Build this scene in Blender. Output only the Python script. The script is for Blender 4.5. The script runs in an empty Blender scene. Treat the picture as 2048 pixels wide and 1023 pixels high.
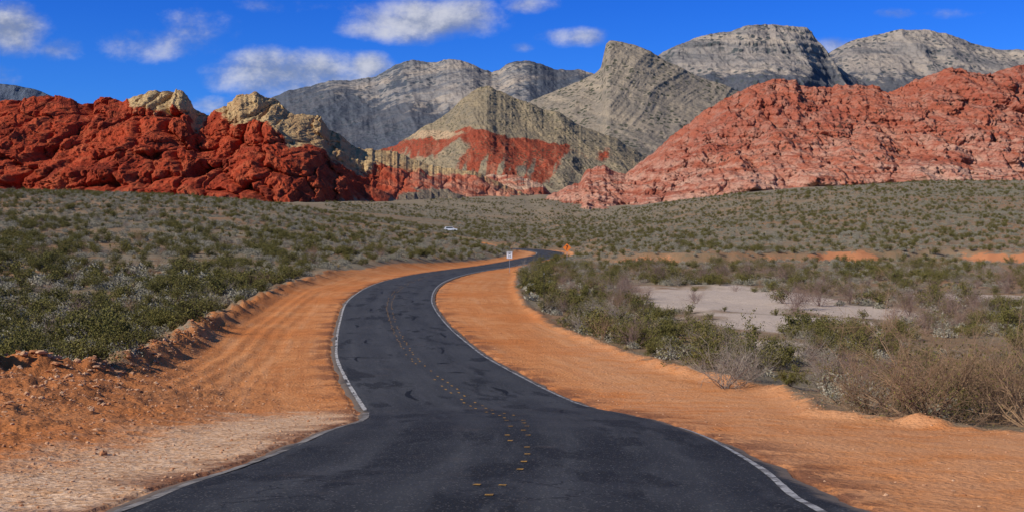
import bpy, math, random, numpy as np
from mathutils import Vector, Matrix
random.seed(7); np.random.seed(7)
F=2400.0; U0=1024.0; V0=470.0   # image pixel constants: focal length (px), centre column and horizon row
scene=bpy.context.scene
COL=scene.collection
rng=np.random.default_rng(11)

# ------------------------------------------------------------------ noise
def _h(ix,iy,iz,seed):
    h=(ix.astype(np.int64)*374761393+iy.astype(np.int64)*668265263+iz*2147483647%4294967291+seed*974634777)&0xffffffff
    h=((h^(h>>13))*1274126177)&0xffffffff
    h=((h^(h>>15))*2246822519)&0xffffffff
    return ((h^(h>>16))&0xffffff)/float(0xffffff)
def vn(x,y,seed=0):
    x=np.asarray(x,float);y=np.asarray(y,float)
    ix=np.floor(x);iy=np.floor(y);fx=x-ix;fy=y-iy
    fx=fx*fx*fx*(fx*(fx*6-15)+10);fy=fy*fy*fy*(fy*(fy*6-15)+10)
    a=_h(ix,iy,0,seed);b=_h(ix+1,iy,0,seed);c=_h(ix,iy+1,0,seed);d=_h(ix+1,iy+1,0,seed)
    return (a+(b-a)*fx)*(1-fy)+(c+(d-c)*fx)*fy
def fbm(x,y,o=5,seed=0,g=0.5):
    s=0;a=1;t=0
    for i in range(o):
        s=s+a*vn(x,y,seed+i*17);t+=a;a*=g;x=x*2.03+5.1;y=y*2.03+1.7
    return s/t-0.5
def ridged(x,y,o=5,seed=0,g=0.5):
    s=0;a=1;t=0
    for i in range(o):
        s=s+a*(1-np.abs(2*vn(x,y,seed+i*17)-1));t+=a;a*=g;x=x*2.1+5.1;y=y*2.1+1.7
    return s/t
def worley(x,y,seed=0):
    ix=np.floor(x);iy=np.floor(y);f1=np.full(x.shape,9.);f2=np.full(x.shape,9.)
    for dx in(-1,0,1):
        for dy in(-1,0,1):
            cx=ix+dx;cy=iy+dy
            px=cx+_h(cx,cy,0,seed);py=cy+_h(cx,cy,0,seed+5)
            d=np.sqrt((px-x)**2+(py-y)**2)
            f2=np.minimum(f2,np.maximum(f1,d));f1=np.minimum(f1,d)
    return f1,f2
def sst(a,b,x):
    t=np.clip((x-a)/(b-a),0,1);return t*t*(3-2*t)

# ------------------------------------------------------------------ node helper
class N:
    def __init__(s,name,rough=0.95,spec=0.15):
        s.m=bpy.data.materials.new(name);s.m.use_nodes=True;s.t=s.m.node_tree
        s.b=s.t.nodes['Principled BSDF'];s.b.inputs['Roughness'].default_value=rough
        s.b.inputs['Specular IOR Level'].default_value=spec
        tc=s.t.nodes.new('ShaderNodeTexCoord');s.P=tc.outputs['Object'];s.UV=tc.outputs['UV']
    def set(s,sock,v):
        if isinstance(v,bpy.types.NodeSocket): s.t.links.new(v,sock)
        else:
            if isinstance(v,(tuple,list)) and len(v)==3 and sock.type=='RGBA': v=(*v,1)
            sock.default_value=v
    def vm(s,v,k,op='MULTIPLY'):
        n=s.t.nodes.new('ShaderNodeVectorMath');n.operation=op;s.set(n.inputs[0],v);s.set(n.inputs[1],k);return n.outputs[0]
    def noise(s,sc,det=4,ro=0.55,vec=None,dist=0,col=False):
        n=s.t.nodes.new('ShaderNodeTexNoise');s.set(n.inputs['Vector'],vec or s.P);n.inputs['Scale'].default_value=sc
        n.inputs['Detail'].default_value=det;n.inputs['Roughness'].default_value=ro;n.inputs['Distortion'].default_value=dist
        return n.outputs['Color' if col else 'Fac']
    def vor(s,sc,vec=None,feat='F1',out='Distance',rnd=1):
        n=s.t.nodes.new('ShaderNodeTexVoronoi');n.feature=feat;s.set(n.inputs['Vector'],vec or s.P);n.inputs['Scale'].default_value=sc
        n.inputs['Randomness'].default_value=rnd
        return n.outputs[out]
    def ma(s,op,a,b=0.0,c=None,clamp=False):
        n=s.t.nodes.new('ShaderNodeMath');n.operation=op;n.use_clamp=clamp;s.set(n.inputs[0],a);s.set(n.inputs[1],b)
        if c is not None:s.set(n.inputs[2],c)
        return n.outputs[0]
    def sm(s,x,a,b,lo=0.0,hi=1.0):
        n=s.t.nodes.new('ShaderNodeMapRange');n.interpolation_type='SMOOTHSTEP';s.set(n.inputs[0],x)
        n.inputs[1].default_value=a;n.inputs[2].default_value=b;n.inputs[3].default_value=lo;n.inputs[4].default_value=hi;return n.outputs[0]
    def mix(s,f,a,b,mode='MIX'):
        n=s.t.nodes.new('ShaderNodeMix');n.data_type='RGBA';n.blend_type=mode;s.set(n.inputs[0],f);s.set(n.inputs[6],a);s.set(n.inputs[7],b);return n.outputs[2]
    def ramp(s,f,st):
        n=s.t.nodes.new('ShaderNodeValToRGB');s.set(n.inputs[0],f);e=n.color_ramp.elements
        while len(e)<len(st):e.new(0.5)
        for i,(p,c) in enumerate(st):e[i].position=p;e[i].color=(*c,1)
        return n.outputs[0]
    def att(s,name):
        n=s.t.nodes.new('ShaderNodeAttribute');n.attribute_name=name;return n.outputs['Fac']
    def sep(s,v):
        n=s.t.nodes.new('ShaderNodeSeparateXYZ');s.set(n.inputs[0],v);return n.outputs
    def comb(s,x,y,z):
        n=s.t.nodes.new('ShaderNodeCombineXYZ');s.set(n.inputs[0],x);s.set(n.inputs[1],y);s.set(n.inputs[2],z);return n.outputs[0]
    def bump(s,h,dist,st=1.0,prev=None):
        n=s.t.nodes.new('ShaderNodeBump');s.set(n.inputs['Height'],h);n.inputs['Distance'].default_value=dist;n.inputs['Strength'].default_value=st
        if prev:s.set(n.inputs['Normal'],prev)
        return n.outputs[0]
    def rnd(s):
        return s.t.nodes.new('ShaderNodeObjectInfo').outputs['Random']
    def out(s,col=None,nor=None,rough=None):
        if col is not None:s.set(s.b.inputs['Base Color'],col)
        if nor is not None:s.set(s.b.inputs['Normal'],nor)
        if rough is not None:s.set(s.b.inputs['Roughness'],rough)
        return s.m
def plain(name,c,rough=0.6,spec=0.3,metal=0,var=0.12):
    n=N(name,rough,spec);n.b.inputs['Metallic'].default_value=metal
    f=n.noise(7,4);return n.out(n.mix(f,tuple(x*(1-var) for x in c),tuple(min(1,x*(1+var)) for x in c)))

# ------------------------------------------------------------------ mesh helpers
def mesh_np(name,verts,quads,mats,smooth=True,midx=None,tris=False):
    me=bpy.data.meshes.new(name);k=3 if tris else 4
    verts=np.asarray(verts,np.float32);quads=np.asarray(quads,np.int32)
    me.vertices.add(len(verts));me.vertices.foreach_set('co',verts.ravel())
    me.loops.add(quads.size);me.loops.foreach_set('vertex_index',quads.ravel())
    me.polygons.add(len(quads));me.polygons.foreach_set('loop_start',np.arange(0,quads.size,k,dtype=np.int32))
    for m in mats:me.materials.append(m)
    if midx is not None:me.polygons.foreach_set('material_index',np.asarray(midx,np.int32))
    me.polygons.foreach_set('use_smooth',np.full(len(quads),smooth))
    me.update(calc_edges=True);me.validate();return me
def grid_faces(nr,nc):
    i=np.arange(nr-1)[:,None]*nc+np.arange(nc-1)[None,:]
    return np.stack([i,i+1,i+1+nc,i+nc],-1).reshape(-1,4)
def fattr(me,name,a):
    at=me.attributes.new(name,'FLOAT','POINT');at.data.foreach_set('value',np.asarray(a,np.float32).ravel())
def obj(name,me,parent=None,**kw):
    o=bpy.data.objects.new(name,me);COL.objects.link(o)
    if parent:o.parent=parent
    for k,v in kw.items():o[k]=v
    return o
def catmull(P,n):
    P=np.asarray(P,float);t=np.concatenate([[0],np.cumsum(np.linalg.norm(np.diff(P[:,:2],axis=0),axis=1))])
    m=np.zeros_like(P);m[1:-1]=((P[2:]-P[:-2])/(t[2:]-t[:-2])[:,None]);m[0]=(P[1]-P[0])/(t[1]-t[0]);m[-1]=(P[-1]-P[-2])/(t[-1]-t[-2])
    return t,m
def cat_eval(P,t,m,s):
    i=np.clip(np.searchsorted(t,s)-1,0,len(t)-2);h=(t[i+1]-t[i])[:,None];f=((s-t[i])/(t[i+1]-t[i]))[:,None]
    P=np.asarray(P,float)
    return P[i]*(2*f**3-3*f**2+1)+P[i+1]*(-2*f**3+3*f**2)+m[i]*h*(f**3-2*f**2+f)+m[i+1]*h*(f**3-f**2)

# ------------------------------------------------------------------ road alignment
# centre points (x, y, z)
RC=[(-0.5,-12,-0.6),(-0.5,0,-1.75),(-0.5,8,-2.6),(-0.45,14.7,-3.27),(0.0,19.5,-3.78),(0.12,27,-4.38),(-0.1,32,-4.88),(-1.3,39.5,-5.6),
    (-3.4,50,-5.78),(-5.2,60,-5.85),(-8.3,83,-5.88),(-10.4,103,-5.5),(-11.2,130,-5.25),(-10,160,-5.3),(-7.5,190,-5.55),(-3,225,-5.75),
    (2,262,-5.7),(6.5,295,-5.5),(9.6,316,-5.2),(10,335,-4.7),(5.5,350,-4.2),(-1,360,-3.95),(-12,368,-3.8),(-30,378,-3.6),(-60,392,-3.0)]
RC=np.array(RC,float)
rt,rm=catmull(RC,0)
svals=[];s=0.0
while s<rt[-1]:
    svals.append(s);s+=0.35 if s<60 else (0.8 if s<140 else 1.6)
svals=np.array(svals);RCs=cat_eval(RC,rt,rm,svals)
T=np.gradient(RCs[:,:2],axis=0);T/=np.linalg.norm(T,axis=1)[:,None];NR=np.stack([T[:,1],-T[:,0]],-1) # right normal
yy=RCs[:,1]
wl=np.interp(yy,[0,14.7,19.5,27,34,38.6,39.2,60,400],[4.4,4.3,4.7,4.5,4.0,3.75,3.85,3.8,3.8])
wr=np.interp(yy,[0,14.7,19.5,24,28,33,39,60,400],[4.6,4.7,4.5,4.25,3.95,3.7,3.8,3.8,3.8])
wob=lambda a,k:(fbm(svals*0.9,svals*0+k,4,3)*0.26)
LE=RCs[:,:2]-NR*(wl+wob(0,1))[:,None];RE=RCs[:,:2]+NR*(wr+wob(0,9))[:,None]
outline=np.concatenate([LE[::3],RE[::-1][::3]])
def seg_dist(x,y,P,closed=False,vals=None):
    best=np.full(x.shape,1e9);bv=np.zeros(x.shape) if vals is not None else None
    n=len(P)
    for i in range(n if closed else n-1):
        a=P[i];b=P[(i+1)%n];dx,dy=b[0]-a[0],b[1]-a[1];L=dx*dx+dy*dy+1e-9
        t=np.clip(((x-a[0])*dx+(y-a[1])*dy)/L,0,1)
        d=(x-a[0]-t*dx)**2+(y-a[1]-t*dy)**2
        m=d<best;best=np.where(m,d,best)
        if vals is not None:bv=np.where(m,vals[i]+(vals[(i+1)%n]-vals[i])*t,bv)
    return (np.sqrt(best),bv) if vals is not None else np.sqrt(best)
def inside(x,y,P):
    c=np.zeros(x.shape,bool);n=len(P)
    for i in range(n):
        a=P[i];b=P[(i+1)%n]
        m=((a[1]>y)!=(b[1]>y))&(x<(b[0]-a[0])*(y-a[1])/(b[1]-a[1]+1e-12)+a[0]);c^=m
    return c
# graded orange dirt on both sides of the road (x,y)
SH=np.array([(-70,-20),(-60,34),(-30,38),(-20,40),(-15.0,45),(-16.6,58),(-19,75),(-20.5,92),(-22,114),(-21.5,145),(-18.5,185),(-12,225),(-6,262),(-1,300),(1,330),(-12,352),(-40,368),(-42,384),(-8,378),(10,352),(17,338),(16.5,315),(13,290),(8,262),(4,235),(1,200),(0.8,165),(0.4,130),(1.0,104),(2.4,84),(4.6,68),(7.2,53),(10.2,45.5),(9.9,39),(8.8,34),(12.6,29),(16,26),(60,18),(60,-20)],float)
BERM=np.array([(-70,33),(-30,36.5),(-20,38.5),(-15.2,43),(-16.4,58),(-18.9,75),(-20.4,92),(-22,114),(-21.5,145)],float)
BH=np.array([2.0,1.8,1.3,0.6,0.8,0.85,0.7,0.5,0.3])
us=np.array([-600,0,250,500,700,900,1030,1200,1500,1800,2048,2650],float)
ds=np.array([0,8,14,25,38,46,60,83,120,170,252,350,450,600,750,900,1300,2000,6500],float)
VT=[ # rows: per depth (>=14) ground heights, as image pixel rows for each pixel column
 [1012,1012,1015,1020,1023,1023,1023,1023,1018,1012,1010,1010],
 [828,835,850,870,880,880,878,876,880,885,885,885],
 [738,748,775,792,805,808,808,808,815,825,830,830],
 [725,738,748,760,770,772,775,778,785,795,798,800],
 [680,690,695,700,702,703,703,706,716,724,728,730],
 [612,620,628,635,640,640,642,650,656,662,662,662],
 [545,550,560,566,570,575,582,592,600,602,602,602],
 [485,490,498,508,525,545,553,560,562,562,562,562],
 [425,432,440,455,482,508,524,527,527,527,527,527],
 [388,395,402,415,448,475,497,502,490,478,478,478],
 [370,376,384,398,430,463,482,488,454,434,434,434],
 [382,388,392,404,425,450,464,466,419,388,388,388],
 [390,392,396,404,416,432,444,444,391,370,370,370],
 [392,395,398,404,408,410,416,424,386,374,374,374],
 [385,385,385,390,386,382,384,396,392,388,388,388],
 [375]*12,[372]*12]
ZT=np.zeros((len(ds),len(us)));ZT[0]=-1.75;ZT[1]=-2.6
for i,r in enumerate(VT):ZT[i+2]=(V0-np.array(r))*ds[i+2]/F
gu=np.linspace(-600,2650,131);gl=np.linspace(math.log(4),math.log(6504),260)
gd=np.exp(gl)-4
tmp=np.array([np.interp(gu,us,r) for r in ZT]);GZ=np.array([np.interp(gd,ds,tmp[:,j]) for j in range(len(gu))]).T
k=np.array([1,4,6,4,1])/16.
for _ in range(3):
    p=np.pad(GZ,((2,2),(0,0)),'edge');GZ=sum(k[i]*p[i:i+GZ.shape[0]] for i in range(5))
for _ in range(5):
    p=np.pad(GZ,((0,0),(2,2)),'edge');GZ=sum(k[i]*p[:,i:i+GZ.shape[1]] for i in range(5))
def base(x,y):
    u=np.clip(x/np.maximum(y,8)*F+U0,-599,2649);l=np.log(np.clip(y,0.0,6500)+4)
    fu=(u-gu[0])/(gu[1]-gu[0]);fl=np.clip((l-gl[0])/(gl[1]-gl[0]),0,len(gl)-1.001)
    iu=fu.astype(int);il=fl.astype(int);fu-=iu;fl=fl-il
    return (GZ[il,iu]*(1-fu)+GZ[il,iu+1]*fu)*(1-fl)+(GZ[il+1,iu]*(1-fu)+GZ[il+1,iu+1]*fu)*fl
outz=RCs[::6]
def pixel_ground(x,y,full=False):  # base heights back-projected from image pixel rows at estimated depths
    x=np.asarray(x,float);y=np.asarray(y,float)
    z=base(x,y)
    near=y<430
    sdS=np.full(x.shape,-50.);pav=np.full(x.shape,50.);zr=np.zeros(x.shape);db=np.full(x.shape,50.);hb=np.zeros(x.shape)
    xn,yn=x[near],y[near]
    d=seg_dist(xn,yn,SH,True);sdS[near]=np.where(inside(xn,yn,SH),d,-d)
    pd=seg_dist(xn,yn,outline,True);pav[near]=np.where(inside(xn,yn,outline),-pd,pd)
    _,zz=seg_dist(xn,yn,outz[:,:2],False,outz[:,2]);zr[near]=zz
    b,h=seg_dist(xn,yn,BERM,False,BH);db[near]=b;hb[near]=h
    dd=y+18*fbm(x/30,y/30,3,5)*2+4*fbm(x/6,y/6,2,8)
    bm=sst(14,30,x)
    brk=sst(-0.18,0.09,fbm(x/22,y/40,3,77)+0.02)
    z=z+bm*1.9*sst(252,256,dd)
    face=bm*sst(250,252,dd)*(1-sst(254.5,256.5,dd))*brk
    far=sst(30,200,y)
    z=z+fbm(x/9,y/9,4,21)*(0.5+0.5*far)*sst(0.5,6,pav)*(1-0.6*sst(-1,2,sdS))
    z=z+fbm(x/120,y/120,3,31)*6*sst(250,800,y)
    w=1-sst(1.0,9.0,pav);
    z=z*(1-w)+w*(zr-0.03-0.02*np.clip(pav,0,9))
    lump=fbm(x*1.3,y*1.3,5,41,0.6)
    z=z+np.exp(-(db/(0.7+0.3*hb))**2)*hb*(0.8+1.5*fbm(x/1.3,y/1.3,4,51,0.62))*sst(0.8,2.5,pav)
    rightedge=np.exp(-((sdS-0.1)/0.55)**2)*(x>-1)*sst(0.8,2,pav)
    z=z+rightedge*0.22*(0.8+1.8*fbm(x/1.2,y/1.2,3,61))
    left=(x<-3)&(sdS>0)
    furr=(np.sin(db*7.5+1.5*fbm(x/8,y/8,2,71))*0.022+np.sin(db*2.3+3*fbm(x/9,y/9,2,72))*0.03)*np.exp(-((db-3.0)/2.4)**2)
    z=z+np.where(left,furr,0)*sst(1,2.5,pav)
    rough=np.where(left,sst(-5.5,-14,x)*(1-sst(38,58,y)),0)
    z=z+lump*(0.05+0.48*rough)*sst(0.3,3,pav)*sst(-0.5,0.5,sdS)
    z=np.where(pav<0.12,zr-0.05-0.0006*np.clip(y,0,500),z)
    if full:return z,sdS,pav,face,db,rough
    return z
# pale dry wash
WASH=[(24,128,10,25),(19,112,7,14),(21,90,7,10),(30,104,5,10),(15,66,2.5,5),(47,92,5,8),(50,125,7,12)]
def wash(x,y):
    m=np.full(x.shape,-1.0)
    for cx,cy,rx,ry in WASH:m=np.maximum(m,1.25-np.sqrt(((x-cx)/rx)**2+((y-cy)/ry)**2))
    return m+fbm(x/4,y/7,5,91,0.6)*0.9

# ------------------------------------------------------------------ ground
g=N('desert_ground_mat',0.97,0.08)
sd=g.att('shoulder');pv=g.att('pavedist');wa=g.att('wash');fc=g.att('face');rg=g.att('rough');GP=g.sep(g.P);dist=GP[1]
n1=g.noise(0.9,6,0.65);nb=g.noise(0.13,5,0.6);nf=g.noise(6,5,0.7);nl=g.noise(0.02,4,0.55)
peb=g.vor(9,out='Color');pebd=g.vor(9)
msk=g.sm(g.ma('ADD',sd,g.ma('MULTIPLY',g.ma('SUBTRACT',n1,0.5),2.6)),-0.25,0.35)
o=g.mix(g.sm(nb,0.35,0.65),(0.56,0.195,0.058),(0.60,0.255,0.095))
o=g.mix(g.sm(n1,0.42,0.62,0,0.5),o,(0.45,0.15,0.042))
trn=g.noise(1.0,4,0.6,vec=g.comb(g.ma('MULTIPLY',pv,1.6),g.ma('MULTIPLY',dist,0.05),0.0))
tg=g.sm(nb,0.40,0.60)
o=g.mix(g.ma('MULTIPLY',g.sm(trn,0.52,0.62,0,0.30),tg),o,(0.64,0.33,0.16))
o=g.mix(g.ma('MULTIPLY',g.sm(trn,0.45,0.38,0,0.28),tg),o,(0.38,0.12,0.038))
o=g.mix(g.ma('MULTIPLY',g.sm(GP[0],0,5,0,0.5),g.sm(n1,0.35,0.6)),o,(0.68,0.36,0.18))
leftm=g.sm(GP[0],-3,-5.5)
grav=g.sm(g.ma('ADD',g.ma('MULTIPLY',g.ma('MULTIPLY',g.sm(pv,0.2,7.0,1,0),leftm),g.sm(dist,34,42,1,0)),g.ma('MULTIPLY',g.ma('SUBTRACT',n1,0.5),1.4)),0.2,0.75,0,0.85)
gcol=g.mix(g.sep(peb)[0],(0.48,0.27,0.135),(0.78,0.56,0.37))
o=g.mix(grav,o,gcol)
spk=g.ma('MULTIPLY',g.sm(pebd,0.0,0.28,1,0),g.sm(g.sep(peb)[1],0.66,0.8))
o=g.mix(g.ma('MULTIPLY',spk,0.5),o,(0.70,0.44,0.27))
o=g.mix(g.ma('MULTIPLY',g.sm(nf,0.52,0.72),0.30),o,(0.33,0.11,0.035))
o=g.mix(g.ma('MULTIPLY',rg,0.55),o,(0.33,0.12,0.045))
rust=g.ma('MULTIPLY',g.sm(pv,0.0,1.8,1,0),g.sm(g.noise(0.35,5,0.65),0.48,0.58,0,0.85))
o=g.mix(rust,o,(0.20,0.08,0.04))
o=g.mix(g.ma('MULTIPLY',g.sm(pv,0.0,0.5,1,0),g.sm(n1,0.42,0.6)),o,(0.24,0.10,0.05))
de=g.mix(g.sm(nb,0.38,0.62),(0.235,0.145,0.077),(0.235,0.19,0.125))
de=g.mix(g.sm(nl,0.45,0.62,0,0.7),de,(0.30,0.15,0.07))
de=g.mix(g.sm(n1,0.48,0.64,0,0.75),de,(0.15,0.125,0.075))
de=g.mix(g.sm(nf,0.5,0.7,0,0.6),de,(0.37,0.30,0.21))
dots=g.vor(0.30);dots2=g.vor(0.8);dots3=g.vor(0.14)
dm=g.ma('MULTIPLY',g.sm(dots,0.14,0.34,1,0),g.ma('MULTIPLY',g.sm(dist,300,600),g.sm(dist,650,900,1,0.45)))
dm3=g.ma('MULTIPLY',g.sm(dots3,0.13,0.38,1,0),g.sm(dist,650,900,0,0.6))
dm2=g.ma('MULTIPLY',g.sm(dots2,0.12,0.42,1,0),g.sm(dist,250,520,0,0.7))
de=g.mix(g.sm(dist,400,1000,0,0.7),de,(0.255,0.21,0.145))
de=g.mix(dm2,de,(0.21,0.185,0.125));de=g.mix(dm,de,(0.072,0.07,0.036));de=g.mix(dm3,de,(0.11,0.10,0.065))
wc=g.mix(n1,(0.44,0.33,0.25),(0.60,0.49,0.39));wc=g.mix(g.sm(nf,0.48,0.62,0,0.5),wc,(0.30,0.225,0.165))
de=g.mix(g.sm(wa,0.10,0.45),de,wc)
oc=g.mix(n1,(0.44,0.16,0.065),(0.52,0.23,0.11))
de=g.mix(g.sm(g.ma('ADD',fc,g.ma('MULTIPLY',g.ma('SUBTRACT',n1,0.5),1.6)),0.3,0.6),de,oc)
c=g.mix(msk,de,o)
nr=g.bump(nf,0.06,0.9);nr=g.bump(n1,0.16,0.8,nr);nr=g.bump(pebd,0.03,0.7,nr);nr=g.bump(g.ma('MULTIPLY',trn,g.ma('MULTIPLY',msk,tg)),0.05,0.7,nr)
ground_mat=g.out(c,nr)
nr_,nc_=800,860
dr=np.exp(np.linspace(math.log(2.5),math.log(6500),nr_))
tc=np.linspace(-0.66,0.66,nc_)
X=(tc[None,:]*(dr[:,None]+5));Y=np.repeat(dr[:,None],nc_,1)
back=np.linspace(-14,2.2,14);Xb=tc[None,:]*np.full((14,1),40.0)
Xb=Xb*np.linspace(1,0.19,14)[:,None];X=np.concatenate([Xb,X]);Y=np.concatenate([np.repeat(back[:,None],nc_,1),Y]);nr_+=14
x=X.ravel();y=Y.ravel()
z,sdS,pav,face,db,rough=pixel_ground(x,y,True)
z=np.where(y<0,np.where(pav<0.12,z,base(x,y*0)-0.1*y),z)
me=mesh_np('ground',np.stack([x,y,z],-1),grid_faces(nr_,nc_),[ground_mat])
fattr(me,'shoulder',sdS);fattr(me,'pavedist',pav);fattr(me,'wash',wash(x,y));fattr(me,'face',face);fattr(me,'rough',rough)
obj('ground',me,kind='structure',label='orange graded shoulders and scrubby tan desert floor',category='ground')

# ------------------------------------------------------------------ road
r=N('asphalt_mat',0.82,0.2)
uv=r.sep(r.UV);ac=uv[0];al=uv[1]
rv=r.comb(r.ma('MULTIPLY',ac,1.0),r.ma('MULTIPLY',al,0.07),0.0)
str_=r.noise(1.6,5,0.6,vec=rv);bl=r.noise(0.22,5,0.6);fi=r.noise(30,4,0.7);ag=r.vor(45,out='Color')
c=r.mix(r.sm(bl,0.35,0.68),(0.0175,0.0178,0.0185),(0.037,0.037,0.038))
c=r.mix(r.sm(str_,0.45,0.7,0,0.65),c,(0.058,0.058,0.058))
wp=r.ma('POWER',r.ma('ABSOLUTE',r.ma('SINE',r.ma('MULTIPLY',ac,1.70))),4.0)
c=r.mix(r.ma('MULTIPLY',wp,0.30),c,(0.068,0.068,0.068))
c=r.mix(r.sm(r.sep(r.P)[1],36,42,0,0.30),c,(0.070,0.071,0.074))
drk=r.sm(r.noise(0.9,4,0.6,vec=r.comb(r.ma('MULTIPLY',ac,0.9),r.ma('MULTIPLY',al,0.28),3.0)),0.55,0.62,0,0.75)
c=r.mix(drk,c,(0.012,0.012,0.012))
crk=r.vor(0.35,vec=r.vm(r.P,r.vm(r.noise(0.8,4,0.6,col=True),(2.2,2.2,0)),'ADD'),feat='DISTANCE_TO_EDGE')
c=r.mix(r.ma('MULTIPLY',r.sm(crk,0.004,0.014,1,0),r.sm(bl,0.45,0.6,0,0.8)),c,(0.008,0.008,0.008))
c=r.mix(r.sm(fi,0.55,0.75,0,0.5),c,(0.09,0.088,0.083))
c=r.mix(r.ma('MULTIPLY',r.sm(r.sep(ag)[0],0.94,0.98),0.6),c,(0.22,0.2,0.18))
ed=r.att('edge')
c=r.mix(r.ma('MULTIPLY',r.sm(r.ma('ADD',ed,r.ma('MULTIPLY',r.ma('SUBTRACT',r.noise(3,5,0.7),0.5),0.8)),0.05,0.35,1,0),0.85),c,(0.19,0.14,0.10))
dust=r.sm(r.noise(0.5,6,0.7),0.58,0.75,0,0.3)
c=r.mix(dust,c,(0.12,0.085,0.062))
asphalt=r.out(c,r.bump(fi,0.012,0.9))
nw=25;fr=np.linspace(0,1,nw)
P=LE[:,None,:]*(1-fr)[None,:,None]+RE[:,None,:]*fr[None,:,None]
Z=np.repeat(RCs[:,2][:,None],nw,1)+0.05*(1-(2*fr-1)**2)[None,:]*1.0
Z[:,0]-=0.05;Z[:,-1]-=0.05
V=np.concatenate([P,Z[...,None]],-1).reshape(-1,3)
me=mesh_np('road',V,grid_faces(len(LE),nw)[:, ::-1],[asphalt])
wtot=wl+wr;acv=(fr[None,:]*wtot[:,None]-wl[:,None]);alv=np.repeat(svals[:,None],nw,1)
uvl=me.uv_layers.new(name='UVMap');li=np.zeros(len(me.loops),np.int32);me.loops.foreach_get('vertex_index',li)
uvl.data.foreach_set('uv',np.stack([acv.ravel()[li],alv.ravel()[li]],-1).astype(np.float32).ravel())
fattr(me,'edge',np.minimum(fr[None,:]*wtot[:,None],(1-fr)[None,:]*wtot[:,None]))
if me.polygons[0].normal.z<0: me.flip_normals()
road=obj('road',me,kind='structure',label='winding dark two lane asphalt road through the desert',category='road')
def roadpt(s,off,lift=0.008):
    i=np.clip(np.searchsorted(svals,s)-1,0,len(svals)-2);f=(s-svals[i])/(svals[i+1]-svals[i])
    C=RCs[i]*(1-f)[:,None]+RCs[i+1]*f[:,None];n=NR[i]*(1-f)[:,None]+NR[i+1]*f[:,None]
    Wl=wl[i]*(1-f)+wl[i+1]*f;Wr=wr[i]*(1-f)+wr[i+1]*f
    q=np.clip((off+Wl)/(Wl+Wr),0,1)
    zc=0.05*(1-(2*q-1)**2)
    edge=np.minimum(q,1-q);zc=zc-0.05*np.clip(1-edge*24,0,1)
    return np.stack([C[:,0]+n[:,0]*off,C[:,1]+n[:,1]*off,C[:,2]+zc+lift],-1)
def ribbon(name,s0,s1,offs,width,mat,step=0.3,lift=0.008,ragged=0.0):
    s=np.arange(s0,s1,step);o_=np.interp(s,*offs) if isinstance(offs,tuple) else np.full(len(s),offs)
    w_=width*(1+ragged*(fbm(s*2,s*0+3,3,7)))
    L=roadpt(s,o_-w_/2,lift);R=roadpt(s,o_+w_/2,lift)
    V=np.stack([L,R],1).reshape(-1,3)
    me=mesh_np(name,V,grid_faces(len(s),2)[:,::-1],[mat]);
    if me.polygons[0].normal.z<0:me.flip_normals()
    return obj(name,me,parent=road)
wn=N('worn_white_paint',0.8,0.2);w1=wn.noise(2.5,6,0.75);w2=wn.noise(14,4,0.7)
wc_=wn.mix(wn.sm(w2,0.35,0.6),(0.48,0.46,0.43),(0.30,0.285,0.27));wc_=wn.mix(wn.sm(w1,0.47,0.59),wc_,(0.11,0.10,0.095));white_paint=wn.out(wc_)
yn=N('worn_yellow_paint',0.8,0.2);y1=yn.noise(9,5,0.7);yellow_paint=yn.out(yn.mix(yn.sm(y1,0.42,0.60),(0.50,0.25,0.03),(0.15,0.095,0.045)))
ymx=int(np.argmax(RCs[:,1]>=333))
sY=lambda q:float(np.interp(q,RCs[:ymx,1],svals[:ymx]))
s38=sY(38.8)
ribbon('edge_line',s38,svals[-1]-20,-3.55,0.13,white_paint,ragged=.5)
ribbon('edge_line',sY(37.5),svals[-1]-20,3.5,0.12,white_paint,ragged=.5)
ribbon('edge_line',sY(2),sY(28.5),(np.array([sY(2),sY(14.7),sY(20),sY(25),sY(28.5)]),np.array([3.9,4.05,4.05,4.0,3.85])),0.12,white_paint,ragged=.5)
lw=N('weathered_edge_paint',0.85,0.2);lws=lw.noise(1.6,6,0.75);lwm=lw.out(lw.mix(lw.sm(lws,0.42,0.58),(0.25,0.225,0.20),(0.10,0.09,0.08)))
ribbon('edge_line',sY(4),sY(38),(np.array([sY(4),sY(14.7),sY(19.5),sY(27),sY(34),sY(38)]),np.array([-4.2,-4.05,-4.45,-4.25,-3.8,-3.58])),0.2,lwm,ragged=.5)
vs=[];fs=[]
s=sY(5)
while s<svals[-1]-30:
    nearpart=s<s38-8
    ln=0.17 if nearpart else 0.30
    for off in(-0.18,0.18):
        if random.random()<(0.32 if s<s38-6 else 0.22):continue
        hw_=0.052 if nearpart else 0.035
        jo=random.uniform(-.06,.06);a=roadpt(np.array([s,s,s+ln,s+ln]),np.array([off-hw_,off+hw_,off+hw_,off-hw_])+jo,0.010)
        i=len(vs);vs+=list(a);fs.append((i,i+1,i+2,i+3))
    s+=1.25 if s<s38 else 1.1
me=mesh_np('centre_line',vs,fs,[yellow_paint],False);obj('centre_line',me,parent=road)
tar=plain('tar_seal',(0.010,0.010,0.010),0.8,0.2)
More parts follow.
